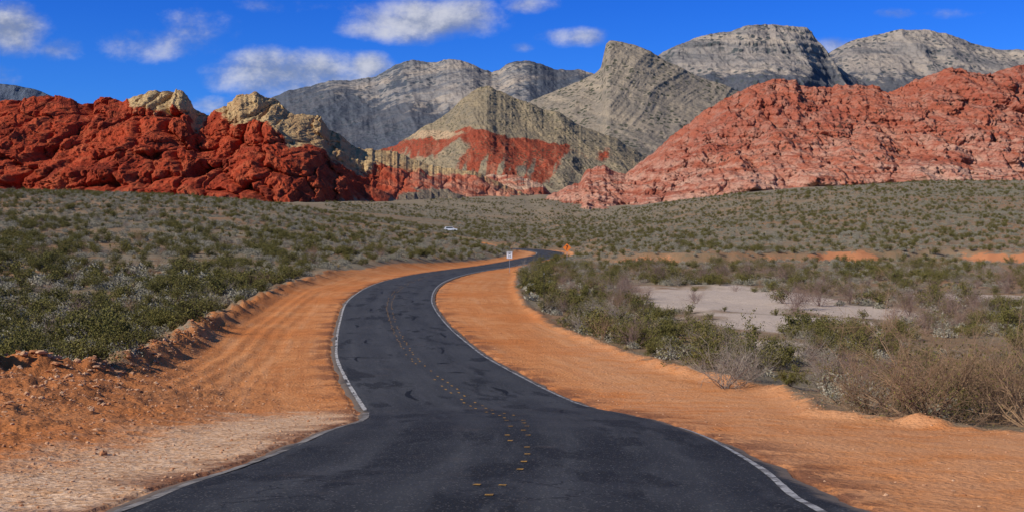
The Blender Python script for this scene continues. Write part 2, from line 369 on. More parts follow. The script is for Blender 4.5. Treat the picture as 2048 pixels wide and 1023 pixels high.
def patch(s,off,ln,wd,ang=0.0,seed=0):
    m=22;t=np.linspace(0,2*np.pi,m,endpoint=False);rr=1+1.3*fbm(np.cos(t)*2.5+seed,np.sin(t)*2.5,3,seed)
    a=np.cos(t)*ln/2*rr;b=np.sin(t)*wd/2*rr+0.7*wd*np.sin(a*2/ln*2+seed)
    so=s+a*math.cos(ang)-b*math.sin(ang);oo=off+a*math.sin(ang)+b*math.cos(ang)
    V=roadpt(so,oo,0.006);c=roadpt(np.array([s]),np.array([off+0.7*wd*math.sin(seed)]),0.006)
    V=np.concatenate([V,c]);f=[(i,(i+1)%m,m) for i in range(m)]
    me=mesh_np('tar_patch',V,f,[tar],False,tris=True);obj('tar_patch',me,parent=road)
for q in [(sY(43),-1.6,3.2,.22,.06),(sY(43.5),1.7,2.6,.2,-.06),(sY(54),0.9,.5,.4,0),(sY(60),1.7,3,.16,.03),(sY(66),-1.9,2.5,.16,-.05),(sY(73),1.2,1.2,.25,.1),(sY(84),1.5,3.5,.16,.03),(sY(92),-1.5,3,.18,0),(sY(100),1.8,3,.18,0),(sY(50),1.3,.4,.5,0),(sY(112),-1.2,4,.2,0),(sY(78),-2.4,2,.2,0.1),(sY(57),-2.6,2.2,.14,.1),(sY(70),2.6,2.8,.16,.05),(sY(88),0.8,1.6,.25,0),(sY(35),2.0,1.6,.1,.3)]:
    patch(*q,seed=int(q[0]*7)%50)

# ------------------------------------------------------------------ mountains
def ev(a,u):
    return np.interp(u,a[0],a[1]) if isinstance(a,tuple) else np.full(u.shape,float(a))
def mount(name,label,cat,sil,bas,d0,d1,nc,nr,prof,disp,mat,attrs=None,sn=3.0,snf=0.03,zn=0.0,zs=60.,seed=1):
    sil=np.array(sil,float);bas=np.array(bas,float)
    u=np.linspace(sil[0,0],sil[-1,0],nc);sv=np.interp(u,sil[:,0],sil[:,1]);
    kk=np.ones(3)/3;sv=np.convolve(np.pad(sv,1,'edge'),kk,'valid')
    sv=sv+fbm(u*snf,u*0+seed,6,seed,0.6)*sn*2
    bv=np.interp(u,bas[:,0],bas[:,1])
    nb=max(6,nr//8)
    s=np.concatenate([np.linspace(0,1,nr),1+np.linspace(0.02,0.5,nb)])
    S,Ug=np.meshgrid(s,u,indexing='ij')
    p=np.interp(S,prof[0],prof[1]);p=np.where(S>1,1-(S-1)*1.4,p)
    D0=ev(d0,u)[None,:];D1=ev(d1,u)[None,:]
    D=D0+(D1-D0)*S
    Vv=bv[None,:]+(sv-bv)[None,:]*p
    x=(Ug-U0)/F*D;z=(V0-Vv)/F*D
    Hh=np.clip(np.sin(np.clip(S/0.92,0,1)*np.pi),0,1)**0.8
    if zn:z=z+zn*Hh*(ridged(x/zs,D/zs*0.8,4,seed+3)-0.55)*2*sst(0,60,np.abs(bv-sv))[None,:]
    dy=disp(x,D,z,S,Ug)
    y=D-dy*sst(0,0.12,S)
    me=mesh_np(name,np.stack([x,y,z],-1).reshape(-1,3),grid_faces(len(s),nc),[mat])
    if attrs:
        for k_,fn in attrs.items():fattr(me,k_,fn(Ug,Vv,S,x,z))
    return obj(name,me,kind='structure',label=label,category=cat)
def calico(sc=1.0,amp=1.0,seed=0,rg=1.0):
    def f(x,D,z,S,U):
        wx=x+32*fbm(x/50,z/50,5,seed,0.58)+0.5*z;wz=z+24*fbm(x/45,z/45,5,seed+9,0.58)-0.3*x
        a1,a2=worley(wx/78*sc,wz/115*sc,seed+1);b1,b2=worley(wx/28*sc,wz/44*sc,seed+2);c1,c2=worley(wx/10*sc,wz/15*sc,seed+3)
        q=48*(1-a1**1.7)+13*(1-b1**1.4)+2.8*(1-c1)
        q=q-14*np.exp(-(b2-b1)/0.08)-3.5*np.exp(-(c2-c1)/0.07)-24*np.exp(-(a2-a1)/0.06)
        gl=ridged((x+z*0.8)/32,z/75,6,seed+12,0.6);q=q+rg*24*(gl-0.5)+rg*8*fbm(x/7,z/7,5,seed+13,0.66)
        g2=ridged((x-z*0.5)/15,z/40,5,seed+14,0.6);q=q+rg*6*(g2-0.5)
        bk=np.floor(fbm(wx/12,wz/9,3,seed+15)*9);q=q+rg*1.2*bk
        return q*amp
    return f
def gully(a1=40,s1=90,asp=0.35,a2=10,terr=0,th=30,slant=0.0,seed=0):
    def f(x,D,z,S,U):
        wx=x+slant*z+s1*0.5*fbm(x/s1/1.5,z/s1/1.5,3,seed)
        q=a1*ridged(wx/s1,z/s1*asp,6,seed+1,0.56)+a2*fbm(x/s1*4,z/s1*4,5,seed+2,0.65)*2
        if terr:
            t=(z+0.25*th*fbm(x/s1/2,z/s1/2,3,seed+5)*6+0.05*x)/th;fr_=t-np.floor(t)
            q=q+terr*(-sst(0.0,0.55,fr_)+fr_)+terr*0.3*np.abs(np.sin(t*9.1))
        return q
    return f
def rockmat(name,ca,cb,cc,strata=None,ss=0.06,sa=0.5,tilt=(0,0),dot=None,dsc=0.2,dth=0.3,cap=None,capc=None,haze=0.0,hc=(0.16,0.22,0.33),nsc=0.03,bd=3.0,extra=None,bs=0.15,dark=(0.3,0.3),vb=0.6):
    m=N(name,0.96,0.05);P=m.P
    a=m.noise(nsc,6,0.6);b=m.noise(nsc*5,6,0.65);f=m.noise(bs*2.0,6,0.7)
    c=m.mix(m.sm(a,0.36,0.64),ca,cb);c=m.mix(m.sm(b,0.45,0.66,0,0.75),c,cc)
    if strata:
        sx=m.sep(P);w=m.ma('ADD',m.ma('ADD',sx[2],m.ma('MULTIPLY',sx[0],tilt[0])),m.ma('MULTIPLY',m.noise(nsc*0.7,4,0.6),tilt[1] or 60))
        st=m.noise(1.0,6,0.75,vec=m.comb(m.ma('MULTIPLY',sx[0],ss*0.06),0.0,m.ma('MULTIPLY',w,ss)))
        sg=m.sm(m.noise(nsc*1.3,5,0.6),0.34,0.54,0.35,1)
        c=m.mix(m.ma('MULTIPLY',sg,m.sm(st,0.48,0.58,0,sa)),c,strata[0]);c=m.mix(m.ma('MULTIPLY',sg,m.sm(st,0.46,0.38,0,sa)),c,strata[1])
    if extra:c=extra(m,c,a,b,f)
    if cap:
        q=m.ma('ADD',m.att(cap),m.ma('MULTIPLY',m.ma('SUBTRACT',b,0.5),1.3));cc2=m.mix(m.sm(f,0.35,0.65),capc[0],capc[1]);cc2=m.mix(m.sm(a,0.5,0.62,0,0.5),cc2,(capc[1][0]*0.9,capc[1][1]*0.75,capc[1][2]*0.75))
        c=m.mix(m.sm(q,0.36,0.64),c,cc2)
    c=m.mix(m.sm(f,0.5,0.72,0,dark[0]),c,tuple(k_*0.35 for k_ in ca))
    if dot:
        dv=m.vor(dsc,vec=m.vm(P,m.vm(m.noise(dsc*1.5,2,col=True),(4,4,4)),'ADD'));dn=m.noise(nsc*1.6,4,0.6)
        c=m.mix(m.ma('MULTIPLY',m.sm(dv,dth*0.6,dth,1,0),m.sm(dn,0.40,0.58,0.15,1)),c,dot)
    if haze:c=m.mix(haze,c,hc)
    h=m.ma('ADD',m.ma('MULTIPLY',b,1.5),f)
    nn=m.bump(h,bd,1.0)
    if vb:nn=m.bump(m.vor(bs,feat='F1'),bd*vb,0.8,nn)
    return m.out(c,nn)
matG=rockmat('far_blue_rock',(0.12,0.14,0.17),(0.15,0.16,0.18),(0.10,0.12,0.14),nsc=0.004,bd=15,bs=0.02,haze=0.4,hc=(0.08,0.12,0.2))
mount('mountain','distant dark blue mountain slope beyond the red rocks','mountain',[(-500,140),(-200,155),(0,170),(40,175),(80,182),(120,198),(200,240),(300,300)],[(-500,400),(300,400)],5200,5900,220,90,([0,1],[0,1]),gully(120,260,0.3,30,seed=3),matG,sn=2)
def forest_shade(m,c,a,b,f):  # dark woods colour, also paints broad shade into the far rock
    q=m.ma('ADD',m.att('wood_shade'),m.ma('MULTIPLY',m.ma('SUBTRACT',b,0.5),2.4))
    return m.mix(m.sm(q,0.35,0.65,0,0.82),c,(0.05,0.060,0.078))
matE=rockmat('banded_grey_rock',(0.30,0.255,0.21),(0.24,0.22,0.195),(0.165,0.16,0.155),strata=((0.44,0.35,0.255),(0.105,0.11,0.12)),ss=0.014,sa=0.95,tilt=(-0.30,130),nsc=0.0035,bd=7,bs=0.03,haze=0.12,hc=(0.13,0.18,0.27),dot=(0.06,0.068,0.07),dsc=0.045,dth=0.45,extra=forest_shade,vb=0.2)
silE=[(430,290),(520,215),(560,200),(600,186),(650,172),(700,165),(762,155),(775,146),(790,137),(812,130),(830,127),(870,131),(880,129),(900,126),(925,130),(940,134),(985,151),(1000,146),(1012,134),(1030,129),(1060,127),(1085,134),(1110,143),(1155,140),(1190,152),(1300,185),(1400,240)]
def wood_shadeE(U,V,S,x,z):  # woods mask, doubles as painted shade on lower slopes
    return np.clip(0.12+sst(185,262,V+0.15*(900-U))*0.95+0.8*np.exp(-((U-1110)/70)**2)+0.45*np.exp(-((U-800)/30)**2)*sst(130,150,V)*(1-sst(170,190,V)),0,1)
mount('mountain','long banded grey mountain with woods and painted shade on lower slopes','mountain',silE,[(430,330),(1400,330)],3600,4700,620,260,([0,0.45,0.75,1],[0,0.5,0.82,1]),gully(130,380,0.7,12,16,90,0.7,seed=13),matE,{'wood_shade':wood_shadeE},sn=3.0,snf=0.06,zn=30,zs=420,seed=5)
matF=rockmat('banded_cliff_rock',(0.34,0.28,0.225),(0.28,0.24,0.20),(0.21,0.19,0.17),strata=((0.45,0.36,0.265),(0.14,0.13,0.12)),ss=0.018,sa=0.9,tilt=(0.10,110),nsc=0.004,bd=7,bs=0.035,haze=0.10,hc=(0.13,0.17,0.25),dot=(0.07,0.075,0.066),dsc=0.04,dth=0.45,extra=forest_shade,vb=0.2)
def wood_shadeF(U,V,S,x,z):return np.clip(0.10+sst(135,185,V)*0.8+0.45*np.exp(-((U-1640)/24)**2)*sst(85,130,V),0,1)  # woods mask, doubles as painted shade on the cliff mountains
mount('mountain','flat topped grey cliff mountain with pale rock bands','mountain',[(1180,230),(1260,160),(1320,112),(1345,100),(1380,85),(1415,75),(1450,72),(1480,62),(1510,58),(1560,59),(1600,64),(1612,72),(1628,98),(1645,120),(1680,150),(1740,190),(1800,230)],[(1180,300),(1800,300)],3700,4500,560,240,([0,0.35,0.5,0.8,0.9,1],[0,0.32,0.54,0.78,0.93,1]),gully(120,300,0.5,14,24,90,0.3,seed=23),matF,{'wood_shade':wood_shadeF},sn=2.2,snf=0.06,zn=26,zs=320,seed=8)
mount('mountain','broad grey limestone mountain with layered cliffs','mountain',[(1560,190),(1620,130),(1660,103),(1700,86),(1750,73),(1790,67),(1835,67),(1870,72),(1905,80),(1950,94),(2000,104),(2048,108),(2150,122),(2400,160),(2700,230)],[(1560,300),(2700,300)],4300,5200,640,240,([0,0.4,0.6,0.85,1],[0,0.4,0.62,0.88,1]),gully(150,360,0.5,15,20,100,0.2,seed=33),matF,{'wood_shade':wood_shadeF},sn=2,snf=0.06,zn=30,zs=380,seed=9)
matD=rockmat('speckled_grey_rock',(0.31,0.25,0.18),(0.26,0.215,0.165),(0.21,0.18,0.145),strata=((0.41,0.325,0.23),(0.155,0.14,0.115)),ss=0.045,sa=0.6,tilt=(0.62,26),nsc=0.008,bd=4,bs=0.07,haze=0.0,dot=(0.07,0.073,0.05),dsc=0.085,dth=0.45,vb=0.25)
mount('mountain','sharp grey fin shaped peak with tilted strata','mountain',[(960,260),(1040,215),(1100,188),(1150,168),(1188,150),(1200,140),(1206,112),(1211,90),(1218,84),(1240,86),(1268,92),(1300,108),(1340,130),(1385,152),(1430,168),(1480,188),(1530,215),(1620,270),(1700,330)],[(960,390),(1700,390)],2000,2700,620,330,([0,0.5,1],[0,0.42,1]),gully(44,160,0.3,6,6,30,-0.9,seed=43),matD,sn=1.5,snf=0.06,zn=8,zs=170,seed=11)
def redC(U,V,S,x,z):
    top=np.interp(U,[760,800,860,935,1060,1140,1200],[300,287,278,262,278,290,330]);bot=np.interp(U,[760,850,950,1030,1100,1140],[322,318,332,350,340,300])
    stk=fbm(U/12+V/40,V/160,4,4)
    band=sst(-5,5,V-top-7*fbm(U/18,V/30,3,6))*(1-sst(-34,34,V-bot-85*stk))
    wedge=1-np.exp(-((U-(925-1.1*(V-300)))/26)**2)*sst(285,308,V)
    low=0.75*np.exp(-((U-(1000+0.4*(V-350)))/70)**2)*sst(345,358,V)*(1-sst(372,394,V))
    tri=np.exp(-((U-1205)/12)**2-((V-312)/12)**2)
    return np.clip(band*wedge*0.9+tri+low,0,1)
def creamC(U,V,S,x,z):
    w_=8*fbm(U/20,V/20,3,14)
    return np.clip(0.95*np.exp(-((U-875)/60)**2-((V-273-w_)/11)**2)+0.6*np.exp(-((U-850)/80)**2-((V-320-w_)/5)**2),0,1)
def exC(m,c,a,b,f):
    sk=m.noise(0.07,6,0.72,vec=m.vm(m.P,(1.0,0.25,0.22)))
    q=m.ma('ADD',m.att('redbed'),m.ma('MULTIPLY',m.ma('SUBTRACT',sk,0.5),2.2))
    rc=m.mix(m.sm(f,0.35,0.65),(0.36,0.07,0.034),(0.28,0.052,0.028));rc=m.mix(m.sm(sk,0.5,0.65,0,0.6),rc,(0.40,0.17,0.10))
    return m.mix(m.sm(q,0.28,0.68,0,0.95),c,rc)
matC=rockmat('olive_scree_rock',(0.31,0.24,0.15),(0.26,0.21,0.14),(0.22,0.185,0.135),strata=((0.38,0.285,0.165),(0.19,0.16,0.115)),ss=0.05,sa=0.5,tilt=(0.2,60),nsc=0.01,bd=3,bs=0.1,haze=0.0,dot=(0.09,0.085,0.05),dsc=0.18,dth=0.38,cap='cream',capc=((0.54,0.38,0.23),(0.44,0.29,0.17)),extra=exC,vb=0.4)
mount('hill','olive grey scree hill with red sandstone outcrop band','hill',[(640,330),(700,318),(750,305),(790,294),(830,270),(862,252),(885,240),(905,224),(930,200),(948,186),(958,180),(975,177),(992,184),(1010,188),(1030,202),(1060,210),(1085,222),(1110,228),(1150,250),(1200,272),(1230,280),(1270,306),(1330,340),(1420,380)],[(640,430),(1420,430)],1350,1900,720,360,([0,0.3,0.62,0.75,1],[0,0.2,0.56,0.68,1]),gully(44,110,0.2,7,4,14,0.5,seed=53),matC,{'redbed':redC,'cream':creamC},sn=3.5,snf=0.06,zn=15,zs=130,seed=12)
def exM(m,c,a,b,f):
    sx=m.sep(m.P);st=m.noise(1.0,5,0.7,vec=m.comb(m.ma('MULTIPLY',sx[0],0.012),0.0,m.ma('MULTIPLY',m.ma('ADD',sx[2],m.ma('MULTIPLY',a,20)),0.14)))
    c=m.mix(m.sm(st,0.48,0.55,0,0.9),c,(0.55,0.36,0.24))
    q=m.ma('ADD',m.att('scree'),m.ma('MULTIPLY',m.ma('SUBTRACT',b,0.5),1.8))
    return m.mix(m.sm(q,0.3,0.6),c,(0.27,0.22,0.15))
matM=rockmat('mound_sandstone',(0.42,0.11,0.06),(0.44,0.19,0.12),(0.38,0.09,0.052),nsc=0.014,bd=2.0,bs=0.16,dot=(0.09,0.085,0.045),dsc=0.2,dth=0.3,extra=exM,dark=(0.4,0))
cM=calico(1.5,0.2,150)
mount('hill','low layered red and cream sandstone mounds','hill',[(740,395),(790,378),(830,366),(870,362),(905,364),(930,368),(950,360),(985,350),(1020,350),(1055,358),(1085,372),(1110,392),(1140,415)],[(740,430),(1140,426)],1180,1300,520,120,([0,0.4,0.7,1],[0,0.35,0.75,1]),cM,matM,{'scree':lambda U,V,S,x,z:np.clip(0.08+0.9*np.exp(-((U-905)/36)**2)*sst(358,374,V)+0.9*sst(384,402,V)+0.25*np.exp(-((U-760)/40)**2),0,1)},sn=4,snf=0.06,zn=4,zs=40,seed=28)
def exB(m,c,a,b,f):
    sx=m.sep(m.P);hz=sx[2];w=m.ma('ADD',hz,m.ma('ADD',m.ma('MULTIPLY',a,30),m.ma('MULTIPLY',sx[0],0.05)))
    st=m.noise(1.0,6,0.75,vec=m.comb(m.ma('MULTIPLY',sx[0],0.014),0.0,m.ma('MULTIPLY',w,0.17)))
    hh=m.ma('ADD',hz,m.ma('MULTIPLY',sx[0],-0.05))
    k_=m.ma('MULTIPLY',m.sm(st,0.43,0.58),m.sm(hh,105,10,0.12,0.95))
    k_=m.ma('MULTIPLY',k_,m.sm(b,0.3,0.60,0.35,1))
    c=m.mix(m.sm(hh,60,0,0,0.35),c,(0.52,0.27,0.19))
    c=m.mix(m.sm(st,0.46,0.37,0,0.6),c,(0.28,0.07,0.04))
    return m.mix(k_,c,(0.60,0.36,0.255))
matB=rockmat('pink_red_sandstone',(0.43,0.125,0.068),(0.36,0.095,0.056),(0.43,0.215,0.15),nsc=0.012,bd=2.4,bs=0.16,dot=(0.11,0.055,0.038),dsc=0.22,dth=0.36,extra=exB,dark=(0.5,0))
dB=calico(1.5,0.24,70);gB=gully(36,60,0.35,8,4,11,0.6,seed=73)
mount('hill','pink and red banded sandstone escarpment above desert slope','hill',[(1060,415),(1080,404),(1110,386),(1155,367),(1168,345),(1185,337),(1205,336),(1230,348),(1248,350),(1270,330),(1300,308),(1335,278),(1365,254),(1420,214),(1470,188),(1510,172),(1545,166),(1575,172),(1600,186),(1640,182),(1690,176),(1725,178),(1760,191),(1800,176),(1835,157),(1880,145),(1930,151),(1970,155),(2000,165),(2048,185),(2300,230),(2700,250)],[(1060,445),(1200,440),(1500,400),(1700,388),(2700,388)],880,1180,1200,350,([0,0.3,0.55,0.8,1],[0,0.3,0.52,0.82,1]),lambda x,D,z,S,U:dB(x,D,z,S,U)+gB(x,D,z,S,U),matB,sn=6.0,snf=0.07,zn=9,zs=40,seed=14)
mount('hill','deep red sandstone ridge rising behind the escarpment','hill',[(1900,190),(1960,160),(1990,143),(2020,136),(2048,133),(2150,118),(2400,110),(2700,140)],[(1900,330),(2700,330)],1350,1600,300,140,([0,1],[0,1]),gully(30,70,0.35,10,seed=83),matB,sn=3,seed=16)
silA=np.array([(-500,250),(-200,235),(-60,222),(0,217),(55,205),(75,210),(110,203),(152,199),(185,214),(198,216),(212,202),(228,197),(248,206),(268,212),(285,203),(318,189),(345,190),(372,187),(398,200),(412,226),(432,238),(455,229),(478,212),(500,198),(525,194),(555,201),(580,222),(600,238),(628,231),(652,240),(664,262),(690,274),(708,292),(735,300),(790,304),(825,318),(850,328),(880,333),(910,336),(940,343),(970,352),(1000,364),(1030,378),(1055,396),(1080,430)],float)
def creamA(U,V,S,x,z):
    sv=np.interp(U,silA[:,0],silA[:,1]);t=np.interp(U,[255,285,330,420,450,480,560,640,700,800,900,1000,1060],[-30,25,42,30,-5,40,66,72,62,30,14,8,0])
    dark=np.exp(-((U-632)/14)**2-((V-238)/8)**2)
    return np.clip((sv+t-V+14*fbm(U/35,V/35,3,66))/30+0.5-dark,0,1)*sst(262,285,U)
def screeA(U,V,S,x,z):return np.clip(sst(760,840,U)*(0.05+sst(372,402,V-0.10*(U-800))*0.85)+0.5*sst(395,412,V)*sst(300,700,U),0,1)
def exA(m,c,a,b,f):
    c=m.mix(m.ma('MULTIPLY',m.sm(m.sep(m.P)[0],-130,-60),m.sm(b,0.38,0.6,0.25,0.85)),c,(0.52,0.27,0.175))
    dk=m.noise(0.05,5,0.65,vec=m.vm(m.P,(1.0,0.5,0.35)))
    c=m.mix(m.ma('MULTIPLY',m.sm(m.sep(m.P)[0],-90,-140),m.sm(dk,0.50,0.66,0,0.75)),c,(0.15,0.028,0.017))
    q=m.ma('ADD',m.att('scree'),m.ma('MULTIPLY',m.ma('SUBTRACT',b,0.5),1.6))
    return m.mix(m.sm(q,0.32,0.62),c,(0.27,0.215,0.145))
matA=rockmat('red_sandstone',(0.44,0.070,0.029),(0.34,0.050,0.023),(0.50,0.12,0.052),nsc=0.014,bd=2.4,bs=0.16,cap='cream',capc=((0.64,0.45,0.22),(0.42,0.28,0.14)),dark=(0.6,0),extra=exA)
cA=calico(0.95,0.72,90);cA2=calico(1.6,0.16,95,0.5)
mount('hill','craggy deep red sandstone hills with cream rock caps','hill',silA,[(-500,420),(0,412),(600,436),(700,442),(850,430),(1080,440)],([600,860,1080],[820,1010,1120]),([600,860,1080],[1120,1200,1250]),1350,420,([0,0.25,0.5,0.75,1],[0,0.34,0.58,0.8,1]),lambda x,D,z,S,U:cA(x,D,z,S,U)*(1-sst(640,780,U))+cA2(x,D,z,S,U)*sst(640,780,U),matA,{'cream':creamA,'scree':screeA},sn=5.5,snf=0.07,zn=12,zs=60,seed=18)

# ------------------------------------------------------------------ plants
def leafmat(name,c1,c2,c3):
    m=N(name,0.8,0.12);rn=m.rnd();n_=m.noise(3.5,3);n2=m.noise(30,2)
    c=m.mix(rn,c1,c2);c=m.mix(m.sm(n_,0.4,0.65),c,c3);return m.out(m.mix(m.sm(n2,0.4,0.7,0,0.4),c,tuple(k_*0.5 for k_ in c1)))
m_creo=leafmat('creosote_leaf',(0.070,0.072,0.018),(0.145,0.128,0.032),(0.20,0.162,0.045))
m_sage=leafmat('grey_sage_leaf',(0.30,0.275,0.205),(0.19,0.18,0.125),(0.42,0.375,0.28))
m_twig=leafmat('grey_twig',(0.30,0.24,0.19),(0.38,0.31,0.235),(0.22,0.175,0.135))
m_tan=leafmat('tan_twig',(0.27,0.165,0.095),(0.20,0.125,0.08),(0.34,0.215,0.12))
m_pink=leafmat('brown_twig',(0.25,0.155,0.12),(0.31,0.20,0.15),(0.19,0.13,0.11))
m_straw=leafmat('straw_grass',(0.44,0.32,0.14),(0.34,0.26,0.12),(0.50,0.37,0.17))
m_yuc=leafmat('yucca_leaf',(0.16,0.17,0.06),(0.22,0.21,0.08),(0.28,0.24,0.10))
m_bark=leafmat('dark_stem',(0.10,0.075,0.055),(0.13,0.10,0.07),(0.16,0.12,0.09))
def segs_mesh(S):
    S=np.array(S,float);a=S[:,0:3];b=S[:,3:6];r0=S[:,6];r1=S[:,7];d=b-a;d/=np.linalg.norm(d,axis=1)[:,None]+1e-9
    up=np.where(np.abs(d[:,2:3])>0.9,np.array([[1.,0,0]]),np.array([[0,0,1.]]));e=np.cross(d,up);e/=np.linalg.norm(e,axis=1)[:,None];f=np.cross(d,e)
    V=[]
    for p,r_ in((a,r0),(b,r1)):
        for k_ in range(3):
            an=k_*2.0944;V.append(p+(e*math.cos(an)+f*math.sin(an))*r_[:,None])
    V=np.stack(V,1).reshape(-1,3);n=len(S);o_=np.arange(n)[:,None]*6
    Q=np.stack([np.concatenate([o_+i,o_+(i+1)%3,o_+3+(i+1)%3,o_+3+i],1) for i in range(3)],1).reshape(-1,4)
    return V,Q
def quads(C,size,up=0.3,asp=1.6,rs=None):
    n=len(C);a=rs.normal(size=(n,3));a[:,2]+=up;a/=np.linalg.norm(a,axis=1)[:,None];b=np.cross(a,rs.normal(size=(n,3)));b/=np.linalg.norm(b,axis=1)[:,None]
    sz=(size*rs.uniform(0.6,1.4,n))[:,None];V=np.stack([C-a*sz*asp/2,C+b*sz*.5,C+a*sz*asp/2,C-b*sz*.5],1).reshape(-1,3)
    return V,np.arange(n*4).reshape(-1,4)
def grow(rs,nm,H,W,sub,lv,r0,lean=0.5,curl=0.25):
    segs=[];tips=[]
    def br(p,d,L,r_,l):
        k_=3 if l==0 else 2
        for i in range(k_):
            d=d+rs.normal(size=3)*curl;d=d/np.linalg.norm(d);q=p+d*L/k_
            if q[2]<0.02:q[2]=0.02
            segs.append((*p,*q,r_,r_*0.75));r_*=0.75
            if l<lv:
                for _ in range(sub if i>0 or l>0 else max(1,sub-1)):
                    dd=d+rs.normal(size=3)*0.6;dd[2]+=0.12;dd/=np.linalg.norm(dd);br(q.copy(),dd,L*rs.uniform(.35,.6),r_*0.7,l+1)
            else:tips.append((*q,*d))
            p=q
    for i in range(nm):
        an=rs.uniform(0,6.283);el=rs.uniform(0.1,1)**0.6*lean;d=np.array([math.cos(an)*el*W/H*1.3,math.sin(an)*el*W/H*1.3,1.0]);L=H*rs.uniform(0.65,1.0)*np.linalg.norm(d)*0.75
        d/=np.linalg.norm(d);p=np.array([math.cos(an),math.sin(an),0])*rs.uniform(0,0.08)*W;br(p,d,L,r0,0)
    return segs,np.array(tips)
def combine(name,parts):
    Vs=[];Qs=[];mi=[];mats=[];o_=0
    for V,Q,m in parts:
        if m not in mats:mats.append(m)
        Vs.append(V);Qs.append(Q+o_);mi+= [mats.index(m)]*len(Q);o_+=len(V)
    return mesh_np(name,np.concatenate(Vs),np.concatenate(Qs),mats,False,mi)
def creosote(seed,n=1500,size=0.05,H=1.3,W=0.9,bark=None):
    rs=np.random.default_rng(seed);sg,tp=grow(rs,13,H,W,2,1,0.014,0.75)
    V,Q=segs_mesh(sg);base_=tp[rs.integers(0,len(tp),n)];C=base_[:,:3]+rs.normal(size=(n,3))*0.085-base_[:,3:]*rs.uniform(0,0.25,n)[:,None];C[:,2]=np.abs(C[:,2])+0.03
    A,B=quads(C,np.full(n,size),0.4,1.5,rs);return combine('creosote_bush',[(V,Q,bark or m_bark),(A,B,m_creo)])
def sage(seed,n=700,size=0.05,H=0.5,W=0.55,mat=None):
    rs=np.random.default_rng(seed);mat=mat or m_sage
    sg,tp=grow(rs,10,H*0.9,W*1.1,2,1,0.008,0.9,0.35);V,Q=segs_mesh(sg)
    d=rs.normal(size=(n,3));d/=np.linalg.norm(d,axis=1)[:,None];d[:,2]=np.abs(d[:,2]);rr=rs.uniform(0.35,1.0,n)*(0.7+0.8*vn(d[:,0]*2.5+seed,d[:,1]*2.5+d[:,2]*2,seed))
    C=d*rr[:,None]*np.array([W,W,H]);C[:,2]+=0.03;A,B=quads(C,np.full(n,size),0.6,2.4,rs);return combine('sage_bush',[(V,Q,m_twig),(A,B,mat)])
def bare(seed,mat,H=1.3,W=1.1,nm=12,sub=3,lv=2,r0=0.012,leaf=0,leafm=None,curl=0.22):
    rs=np.random.default_rng(seed);sg,tp=grow(rs,nm,H,W,sub,lv,r0,0.8,curl);V,Q=segs_mesh(sg);parts=[(V,Q,mat)]
    if leaf:
        b_=tp[rs.integers(0,len(tp),leaf)];C=b_[:,:3]+rs.normal(size=(leaf,3))*0.07;A,B=quads(C,np.full(leaf,0.03),0.3,1.5,rs);parts.append((A,B,leafm))
    return combine('bare_bush',parts)
def yucca(seed):
    rs=np.random.default_rng(seed);Vs=[];Qs=[];o_=0;sg=[]
    for hd in range(rs.integers(1,4)):
        h=rs.uniform(0.25,1.0);cx,cy=(rs.uniform(-.25,.25,2) if hd else (0,0));top=np.array([cx,cy,h]);sg.append((cx*.3,cy*.3,0,*top,0.10,0.09))
        n=75;an=rs.uniform(0,6.283,n);el=rs.uniform(-0.4,1.45,n);L=rs.uniform(.35,.6,n)
        d=np.stack([np.cos(an)*np.cos(el),np.sin(an)*np.cos(el),np.sin(el)],-1);sd_=np.stack([-np.sin(an),np.cos(an),an*0],-1)
        b0=top+d*0.05;V=np.stack([b0-sd_*.03,b0+sd_*.03,top+d*L[:,None]+sd_*.004,top+d*L[:,None]-sd_*.004],1).reshape(-1,3)
        Vs.append(V);Qs.append(np.arange(n*4).reshape(-1,4)+o_);o_+=n*4
    V,Q=segs_mesh(sg);return combine('yucca_plant',[(V,Q,m_bark),(np.concatenate(Vs),np.concatenate(Qs),m_yuc)])
def straw(seed):
    rs=np.random.default_rng(seed);n=240;an=rs.uniform(0,6.283,n);el=rs.uniform(.5,1.5,n);L=rs.uniform(.25,.5,n);b0=rs.normal(size=(n,3))*[.07,.07,0]
    d=np.stack([np.cos(an)*np.cos(el),np.sin(an)*np.cos(el),np.sin(el)],-1);sd_=np.stack([-np.sin(an),np.cos(an),an*0],-1)
    V=np.stack([b0-sd_*.008,b0+sd_*.008,b0+d*L[:,None]+sd_*.003,b0+d*L[:,None]-sd_*.003],1).reshape(-1,3)
    return combine('dry_grass_tuft',[(V,np.arange(n*4).reshape(-1,4),m_straw)])
KINDS={
 'creosote_bush':dict(me=[creosote(s_,1300,0.05) for s_ in(1,2,3)],far=[creosote(s_,300,0.11) for s_ in(4,5)],label='dark green creosote bush growing on desert floor',cat='bush',grp='creosote bushes on the desert floor'),
 'sage_bush':dict(me=[sage(s_,600,0.045) for s_ in(11,12,13)],far=[sage(s_,150,0.11) for s_ in(14,15)],label='low grey green sage bush on desert floor',cat='bush',grp='grey sage bushes on the desert floor'),
 'bare_bush':dict(me=[bare(21,m_twig),bare(22,m_tan),bare(23,m_pink)],far=[bare(24,m_pink,sub=2,r0=0.02)],label='leafless twiggy desert bush beside dry wash',cat='bush',grp='leafless bushes along the dry wash'),
 'yucca_plant':dict(me=[yucca(31),yucca(32),yucca(33)],far=[yucca(34)],label='spiky green yucca plant standing among scrub',cat='yucca',grp='yuccas among the scrub'),
 'dry_grass_tuft':dict(me=[straw(41),straw(42)],far=[straw(43)],label='small tuft of straw coloured dry grass',cat='grass',grp='dry grass tufts between the bushes'),
}
Nc=220000
yv=np.sqrt(rng.uniform(24**2,1080**2,Nc));yv=np.where(rng.random(Nc)<0.055,rng.uniform(40,240,Nc),yv);half=0.47*yv+3;xv=rng.uniform(-1,1,Nc)*half
